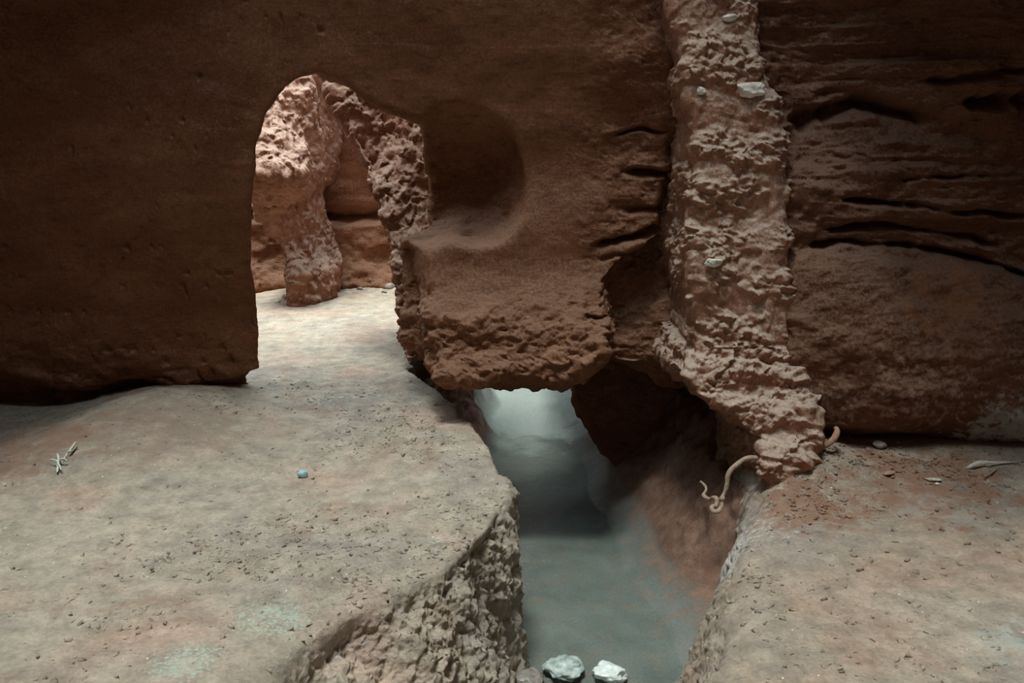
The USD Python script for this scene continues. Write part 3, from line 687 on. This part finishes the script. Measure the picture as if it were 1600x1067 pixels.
# boss-topped pillar at the far left of the doorway
FP = [(60, 380, 484, 9.4), (150, 395, 480, 9.05), (220, 380, 480, 8.8), (270, 375, 478, 8.62), (296, 382, 474, 8.75), (315, 400, 472, 9.05), (380, 428, 482, 9.1), (410, 440, 492, 9.05), (430, 448, 500, 8.95), (470, 448, 500, 8.95)]
fz, fl, fr, fy = (np.array(t) for t in zip(*[(at_y(p[1], p[0], p[3])[2], at_y(p[1], p[0], p[3])[0], at_y(p[2], p[0], p[3])[0], p[3]) for p in FP[::-1]]))


def farp_sdf(x, y, z):
    l, r, f = np.interp(z, fz, fl), np.interp(z, fz, fr), np.interp(z, fz, fy)
    return smax(smax(l - x, x - r, 0.1), smax(f + 0.45 * np.clip((x - 0.7 * l - 0.3 * r) / (r - l), -1.2, 1.2) ** 2 - y, y - 10.4, 0.12), 0.14) * 0.7


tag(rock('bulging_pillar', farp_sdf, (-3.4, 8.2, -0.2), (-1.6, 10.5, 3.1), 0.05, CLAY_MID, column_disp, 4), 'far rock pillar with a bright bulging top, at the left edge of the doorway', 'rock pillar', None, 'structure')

# ------------------------------------------------------------------ the rest of the cave: roof with two openings to the sky, and the walls out of frame
def blob(cx, cy, rx, ry, x, y, p=2.6):
    return (((np.abs((x - cx) / rx)) ** p + (np.abs((y - cy) / ry)) ** p) ** (1 / p) - 1) * min(rx, ry)


SHAFT = [(-3.8, 3.9), (-3.05, 4.55), (-2.35, 5.08), (-1.45, 5.40), (-0.7, 5.40), (0.5, 5.38), (0.80, 5.48), (1.58, 5.48), (1.70, 4.40), (2.5, 3.80), (3.2, 3.5), (3.1, 2.0), (2.0, 0.9), (0, 0.6), (-2.0, 0.9), (-3.8, 2.2)]
shaftF = Field2(lambda x, y: poly_sdf(x, y, SHAFT), -5.2, 5.2, -2, 12.2, 0.04)


REAR = [(-4.0, 6.05), (-1.0, 6.0), (-0.8, 6.6), (-0.75, 7.3), (-0.5, 7.0), (-0.45, 6.2), (0.25, 6.2), (0.30, 8.9), (0.3, 9.9), (-4.0, 10.0)]
rearF = Field2(lambda x, y: poly_sdf(x, y, REAR), -5.2, 5.2, -2, 12.2, 0.04)


def roof_sdf(x, y, z):
    top = 3.15 + 6.3 * sstep(6.1, 5.7, y)
    d = np.maximum(2.80 - z, z - top)
    return smax(d, -np.minimum(shaftF(x + 0.105 * (z - 2.8), y + 0.105 * (z - 2.8)) + 0.06 * np.clip(z - 3, 0, 9), rearF(x, y) + 0 * z), 0.12)


def roof_disp(v, n):
    return n * (0.10 * fb(v, 0.7, 3, 101))[:, None]


tag(rock('ceiling', roof_sdf, (-4.8, -1.4, 2.7), (4.8, 11.8, 9.6), 0.13, ROCK_DARK, roof_disp, 0), 'clay roof of the cave with two openings to the sky', None, None, 'structure')
for nm, lo, hi, lab in (('wall_left', (-4.8, -1.4, -1.2), (-4.2, 11.8, 3.0), 'clay wall on the far left, out of view'), ('wall_side', (4.2, -1.4, -1.2), (4.8, 11.8, 3.0), 'clay wall on the far right, out of view'), ('wall_front', (-4.8, -1.4, -1.2), (4.8, -0.8, 3.0), 'clay wall behind the viewer')):
    tag(rock(nm, lambda x, y, z, lo=lo, hi=hi: np.maximum(np.maximum(np.maximum(lo[0] - x, x - hi[0]), np.maximum(lo[1] - y, y - hi[1])), np.maximum(lo[2] - z, z - hi[2])) + 0.02, lo, hi, 0.14, ROCK_DARK, roof_disp, 0), lab, None, None, 'structure')

rng = np.random.default_rng(3)
parts, nv = [], 0
for k in range(8):  # unseen branches added over the shaft to dim the light on the front floor
    a_, b_ = (-4.1 + rng.uniform(-0.3, 0.3), rng.uniform(-0.2, 5.4)), (2.8, rng.uniform(-0.2, 5.4))
    if k % 2:
        a_, b_ = (rng.uniform(-3.9, 2.7), -0.3), (rng.uniform(-3.9, 2.7), 5.4)
    zz = 9.0 + 0.02 * k
    m_ = ((a_[0] + b_[0]) / 2 + rng.uniform(-0.4, 0.4), (a_[1] + b_[1]) / 2 + rng.uniform(-0.4, 0.4))
    v, f = tube([(*a_, zz), (*m_, zz + 0.08), (*b_, zz)], [0.085, 0.075, 0.05], 7, 0.01, k, 6)
    parts.append((v, f + nv)); nv += len(v)
tag(obj('brushwood', (np.vstack([x[0] for x in parts]), np.vstack([x[1] for x in parts])), ROOT), 'branches added unseen across the mouth of the roof shaft to dim the light below', 'branches', None, 'stuff')

# ------------------------------------------------------------------ loose things
TOPS = {}


def ground(px, py, which='floor'):
    """The point of a floor seen at a pixel."""
    if which not in TOPS:
        v, q = MADE[which]; n = normals(v, q); TOPS[which] = (v[n[:, 2] > 0.7], cKDTree(v[n[:, 2] > 0.7][:, :2]))
    v, t = TOPS[which]
    p = at_z(px, py, 0.0)
    for _ in range(8):
        i = t.query(p[:2], 3)[1]; p = 0.5 * p + 0.5 * at_z(px, py, v[i, 2].mean())
    p[2] = v[t.query(p[:2], 3)[1], 2].mean()
    return p


def stone(size, seed, lumps=0.25, fine=0.05, sub=4):
    """A stone of the given full sizes resting on z = 0: a hull of random points, rounded and roughened."""
    rng = np.random.default_rng(seed)
    m = trimesh.convex.convex_hull(trimesh.creation.icosphere(1).vertices * (1 + lumps * rng.uniform(-1, 1, (42, 1))))
    for _ in range(max(1, sub - 2)):
        m = m.subdivide()
    trimesh.smoothing.filter_laplacian(m, iterations=2 if sub < 5 else 6)
    v, f = np.array(m.vertices), np.array(m.faces)
    v = v * (1 + fine * (0.6 * fb(v, 0.6, 3, seed) + 0.4 * (ridge(v, 0.4, 3, seed + 1) - 0.6)))[:, None]
    v = (v - (v.max(0) + v.min(0)) / 2) / np.ptp(v, axis=0) * np.asarray(size)
    v[:, 2] -= v[:, 2].min() + 0.12 * size[2]
    return v, f


# the root that hangs out of the buttress foot over the channel
RT = [(1206, 722, 4.62), (1184, 716, 4.56), (1165, 717, 4.53), (1150, 727, 4.50), (1138, 741, 4.48), (1136, 757, 4.47), (1132, 769, 4.46), (1128, 781, 4.44), (1127, 792, 4.42), (1122, 799, 4.40), (1114, 799, 4.40), (1112, 793, 4.42), (1119, 790, 4.46), (1119, 779, 4.48), (1115, 777, 4.50), (1110, 780, 4.53), (1101, 776, 4.58), (1102, 768, 4.66), (1094, 752, 4.76)]
P = np.array([at_y(*p) for p in RT])
r0 = thing('exposed_root', P[0])
obj('root_stem', tube(P - P[0], np.array([17, 16, 14, 13, 14, 12, 11, 12, 11, 12, 12, 11, 12, 12, 11, 11, 10, 9, 8]) * 1e-3, 10, 0.004, 5), ROOT, r0)
q = at_y(1128, 779, 4.44) - P[0]
obj('bark_knot', tube([q + [-0.014, 0, -0.004], q + [0, -0.004, 0.002], q + [0.014, 0, 0.003]], [0.006, 0.0145, 0.006], 10, 0.002, 7), ROOT, r0)
tag(r0, 'thin pale root curling down out of the rock pillar foot over the channel', 'root')
p = at_y(1292, 690, 4.62)
r1 = thing('root_stub', p)
obj('stub_stem', tube([(-0.05, 0.0, -0.035), (0.0, -0.03, 0.0), (0.035, -0.02, 0.035), (0.06, 0.05, 0.06)], [0.010, 0.017, 0.017, 0.012], 10, 0.004, 8), CLOD, r1)
tag(r1, 'short brown root stub sticking up beside the pillar foot on the right', 'root')

# twig and sprig on the left
p = ground(106, 714)
t = thing('dry_twig', p + [0, 0, 0.006])
e = lambda px, py, dz=0.01: ground(px, py) - p + [0, 0, dz]
obj('twig_stem', tube([e(100, 722), e(110, 711, 0.02), e(119, 698, 0.02)], [0.005, 0.007, 0.005], 8, 0.001, 3, 6), TWIG, t)
obj('twig_fork', tube([e(107, 714, 0.02), e(113, 709, 0.012), e(119, 703, 0.014)], [0.005, 0.006, 0.004], 8, 0.001, 4, 6), TWIG, t)
tag(t, 'pale forked dry twig lying on the earth mound by the left wall', 'twig')
p = ground(92, 731)
t = thing('dry_sprig', p + [0, 0, 0.012])
obj('sprig_stem', tube([e(93, 724, 0.03), e(92, 733, 0.02), e(90, 742, 0.006)], [0.004, 0.006, 0.004], 8, 0.001, 5, 6), SPRIG, t)
for (ax, ay, bx, by) in ((92, 731, 78, 727), (93, 729, 106, 727), (92, 734, 96, 741), (92, 727, 91, 717)):
    obj('sprig_arm', tube([e(ax, ay, 0.02), e((ax + bx) / 2, (ay + by) / 2, 0.026), e(bx, by, 0.012)], [0.004, 0.0045, 0.003], 7, 0.001, 6, 5), SPRIG, t)
tag(t, 'pale star-shaped dried sprig just below the forked twig', 'sprig')


def put(name, px, py, w, h, d, mat, seed, label, cat, which='floor', group=None, lumps=0.25, rot=0, tilt=0, p=None):
    """A stone W pixels wide: real size from its distance; H, D are height and depth as shares of the width."""
    p = ground(px, py, which) if p is None else p
    size = w * p[1] / FPX * 1.02
    v, f = stone((size, size * d, size * h), seed, lumps)
    if tilt:
        c, s_ = math.cos(tilt), math.sin(tilt); v = v @ np.array([[1, 0, 0], [0, c, s_], [0, -s_, c]])
    t = thing(name, p, rot)
    m = obj(name + '_body', (v, f), mat, t)
    return tag(t, label, cat, group)


def put1(name, *a, **k):
    """put(), as one mesh."""
    px, py, w, h, d, mat, seed, label, cat = a
    p = k['p'] if k.get('p') is not None else ground(px, py, k.get('which', 'floor'))
    size = w * p[1] / FPX * 1.02
    v, f = stone((size, size * d, size * h), seed, k.get('lumps', 0.25), k.get('fine', 0.08), k.get('sub', 4))
    r, ti = math.radians(k.get('rot', 0)), k.get('tilt', 0)
    v = v @ np.array([[1, 0, 0], [0, math.cos(ti), math.sin(ti)], [0, -math.sin(ti), math.cos(ti)]])
    v = v @ np.array([[math.cos(r), math.sin(r), 0], [-math.sin(r), math.cos(r), 0], [0, 0, 1]])
    o = obj(name, (v + p, f), mat)
    return tag(o, label, cat, k.get('group'), k.get('kind'))


put1('blue_pebble', 473, 745, 17, 0.85, 0.8, BLUE, 11, 'small blue-green pebble alone on the pale earth terrace', 'pebble')
put1('flat_stone', 1458, 751, 24, 0.22, 0.9, PALE, 12, 'pale flat stone tilted on the red earth near the right wall', 'stone', which='floor_right', lumps=0.4, tilt=-0.25)
put1('white_pebble', 1464, 758, 8, 0.7, 0.8, PALE, 13, 'tiny white pebble in front of the tilted flat stone', 'pebble', which='floor_right')
put1('clay_flake', 1389, 741, 25, 0.25, 0.7, CLOD, 14, 'flat brown clay flake on the earth between pillar and flat stone', 'clay flake', which='floor_right', lumps=0.45, tilt=-0.2, rot=20)
put1('clay_clod', 1266, 724, 22, 0.55, 0.8, CLOD, 15, 'brown clay clod at the right side of the pillar foot', 'clod', which='floor_right', lumps=0.4)
p = ground(1530, 728, 'floor_right')
t = thing('bark_strip', p)
e2 = lambda px, py, dz: ground(px, py, 'floor_right') - p + [0, 0, dz]
obj('bark_slab', tube([e2(1511, 733, 0.004), e2(1528, 729, 0.016), e2(1546, 727, 0.014), e2(1572, 724, 0.008)], [0.006, 0.016, 0.013, 0.004], 8, 0.005, 9, 8), TWIG, t)
obj('bark_splinter', tube([e2(1540, 730, 0.008), e2(1562, 727, 0.012), e2(1590, 724, 0.008)], [0.003, 0.005, 0.002], 7, 0.001, 10, 6), TWIG, t)
tag(t, 'weathered grey bark strip lying against the right wall foot', 'bark')
p = ground(1550, 742, 'floor_right')
o = obj('thin_stick', tube([p + [-0.07, -0.05, 0.008], p + [0, 0, 0.014], p + [0.06, 0.06, 0.010]], [0.004, 0.005, 0.003], 7, 0.001, 11, 6), ROOT)
tag(o, 'thin brown stick in the earth below the bark strip', 'stick')

# the pale stones caught in the buttress
v, q = MADE['rock_pillar']; pn = normals(v, q); fv = v[pn[:, 1] < -0.3]
PD = (fv - CAM) @ np.stack([[1, 0, 0], FW, UP], 1)
PT = cKDTree(np.stack([800 + FPX * PD[:, 0] / PD[:, 1], 533.5 - FPX * PD[:, 2] / PD[:, 1]], 1))


def on_pillar(px, py):
    i = PT.query((px, py), 12)[1]; return fv[i[np.argsort(fv[i, 1])[3]]]


for px, py, w, h, seed, lab in ((1172, 144, 42, 0.55, 31, 'large white pitted stone caught high in the rock pillar'), (1097, 140, 15, 0.8, 32, 'small white stone in the pillar, left of the large pitted one'), (1137, 28, 24, 0.45, 33, 'pale slab-like stone near the top of the rock pillar'), (1111, 410, 28, 0.5, 34, 'pale stone low on the left edge of the rock pillar')):
    put1('embedded_stone', px, py, w, h, 0.6, PALE, seed, lab, 'stone', p=on_pillar(px, py) + [0, -0.012, -0.02], lumps=0.5, fine=0.35, sub=5, rot=-6, kind='thing')

# wet rocks and water in the channel
put1('wet_rock', 955, 1062, 62, 0.55, 0.9, WETWHITE, 41, 'white wet rock breaking the water at the bottom of the channel', 'rock', p=at_z(953, 1062, -0.80), lumps=0.45, fine=0.45, sub=5)
put1('wet_rock', 880, 1050, 74, 0.42, 0.9, WETTEAL, 42, 'flat pale teal wet rock beside the white one', 'rock', p=at_z(880, 1052, -0.80), lumps=0.45, fine=0.45, sub=5)
put1('wet_rock', 822, 1068, 62, 0.45, 0.9, WETGREY, 43, 'dark grey wet rock at the foot of the left terrace', 'rock', p=at_z(822, 1070, -0.79), lumps=0.4, fine=0.35, sub=5)
WATER = usdkit.material(stage, '/World/Looks/water', {
    'geo': ('geometry', {}), 'n': ('noise_texture', {'scale': 14.0, 'detail': 4.0, 'distortion': 0.8}), 'b': ('bump', {'strength': 0.35, 'distance': 0.02}), 'fr': ('fresnel', {'IOR': 1.33}),
    't': ('transparent_bsdf', {'color': (0.96, 0.985, 0.975)}), 'g': ('glossy_bsdf', {'roughness': 0.06, 'color': (1, 1, 1)}), 'm': ('mix_closure', {})},
    [('geo.position', 'n.vector'), ('n.fac', 'b.height'), ('b.normal', 'g.normal'), ('b.normal', 'fr.normal'), ('fr.fac', 'm.fac'), ('t.BSDF', 'm.closure1'), ('g.BSDF', 'm.closure2')], 'm.closure')
wx, wy = np.arange(-0.6, 0.88, 0.05), np.arange(1.4, 8.2, 0.05)
WX, WY = np.meshgrid(wx, wy, indexing='ij')
wv = np.stack([WX, WY, -0.775 + 0.002 * fb(np.stack([WX, WY, WX * 0], -1).reshape(-1, 3), 0.2, 2, 51).reshape(WX.shape)], -1).reshape(-1, 3)
wi = np.arange(len(wv)).reshape(WX.shape)
tag(obj('shallow_water', (wv, np.stack([wi[:-1, :-1], wi[1:, :-1], wi[1:, 1:], wi[:-1, 1:]], -1).reshape(-1, 4)), WATER), 'thin clear sheet of water over the grey-green channel bed', 'water', None, 'stuff')

# beyond the doorway
for k, (px, py, w, h, mat, lab) in enumerate(((447, 466, 13, 0.6, SANDCLOD, 'rounded earth clod on the bright floor beyond the doorway, by the left jamb'), (471, 474, 13, 0.6, PALE, 'whitish stone on the bright floor in front of the bulging pillar'), (434, 473, 9, 0.7, PALE, 'tiny white stone touching the left jamb line of the doorway'), (517, 452, 24, 0.45, SANDCLOD, 'low pale heap of earth at the far wall foot, middle of the doorway'))):
    put1('floor_stone', px, py, w, h, 0.8, mat, 60 + k, lab, 'stone')
rng = np.random.default_rng(4)
for k, (px, py, w, lab) in enumerate(((548, 444, 26, 'largest grey rubble stone at the far wall foot, just right of the pale heap'), (570, 442, 18, 'grey rubble stone at the far wall foot, between the largest one and the wide one'), (592, 446, 22, 'wide grey rubble stone at the far wall foot, near the overhanging block'), (609, 450, 16, 'grey rubble stone at the far wall foot, touching the outline of the overhanging block'),
                                      (524, 441, 13, 'small grey rubble stone at the far wall foot, directly behind the pale heap'), (432, 440, 16, 'grey rubble stone by the left jamb, left of the bulging pillar base'), (447, 441, 13, 'grey rubble stone touching the left side of the bulging pillar base'), (562, 452, 10, 'tiny grey stone in front of the rubble at the far wall foot'), (600, 457, 9, 'tiny grey stone farthest right on the floor beyond the doorway'))):
    put1('rubble_stone', px, py, w, 0.55, 0.8, GREYST, 80 + k, lab, 'stone', group='rubble at the far wall foot', lumps=0.35)
put1('grey_stone', 1374, 700, 24, 0.6, 0.8, GREYST, 95, 'grey stone in the shade at the right wall foot behind the clay flake', 'stone', which='floor_right', lumps=0.35)

# loose crumbs on both floors: uncounted grit, one object each
for which, mat, count, lab in (('floor', SAND, 6500, 'loose earth crumbs scattered over the left terrace'), ('floor_right', SAND_RED, 5000, 'loose reddish earth crumbs scattered over the right shelf')):
    v, q = MADE[which]; n = normals(v, q)
    ok = (n[:, 2] > 0.8) & (v[:, 1] > 2.3) & (v[:, 1] < 6.5) & (np.abs(v[:, 0]) < 0.62 * v[:, 1])
    den = sstep(-0.1, 0.6, fb(v[ok], 0.55, 3, 111)) * (0.4 + 0.6 * sstep(3.4, 4.6, v[ok][:, 1])) + 0.05
    pick = rng.choice(np.flatnonzero(ok), count, p=den / den.sum(), replace=False)
    parts = []
    base = []
    for k in range(6):
        hull = trimesh.convex.convex_hull(rng.normal(0, 1, (11, 3)) * [0.35, 0.3, 0.22]); base.append((np.array(hull.vertices), np.array(hull.faces)))
    V, F, nv = [], [], 0
    for i in pick:
        b, f = base[rng.integers(5)]; a = rng.uniform(0, 6.28); sz = 0.006 + 0.024 * rng.random() ** 5
        V.append(b @ np.array([[math.cos(a), math.sin(a), 0], [-math.sin(a), math.cos(a), 0], [0, 0, 1]]) * sz + v[i]); F.append(f + nv); nv += len(b)
    tag(obj('loose_crumbs', (np.vstack(V), np.vstack(F)), mat), lab, 'crumbs', None, 'stuff')

for child in stage.GetPrimAtPath('/World').GetChildren():
    if child.GetCustomDataByKey('kind') == 'structure' and not child.GetCustomDataByKey('category'):
        child.SetCustomDataByKey('category', {'w': 'cave wall', 'f': 'cave floor', 'c': 'cave roof'}[child.GetName()[0]])
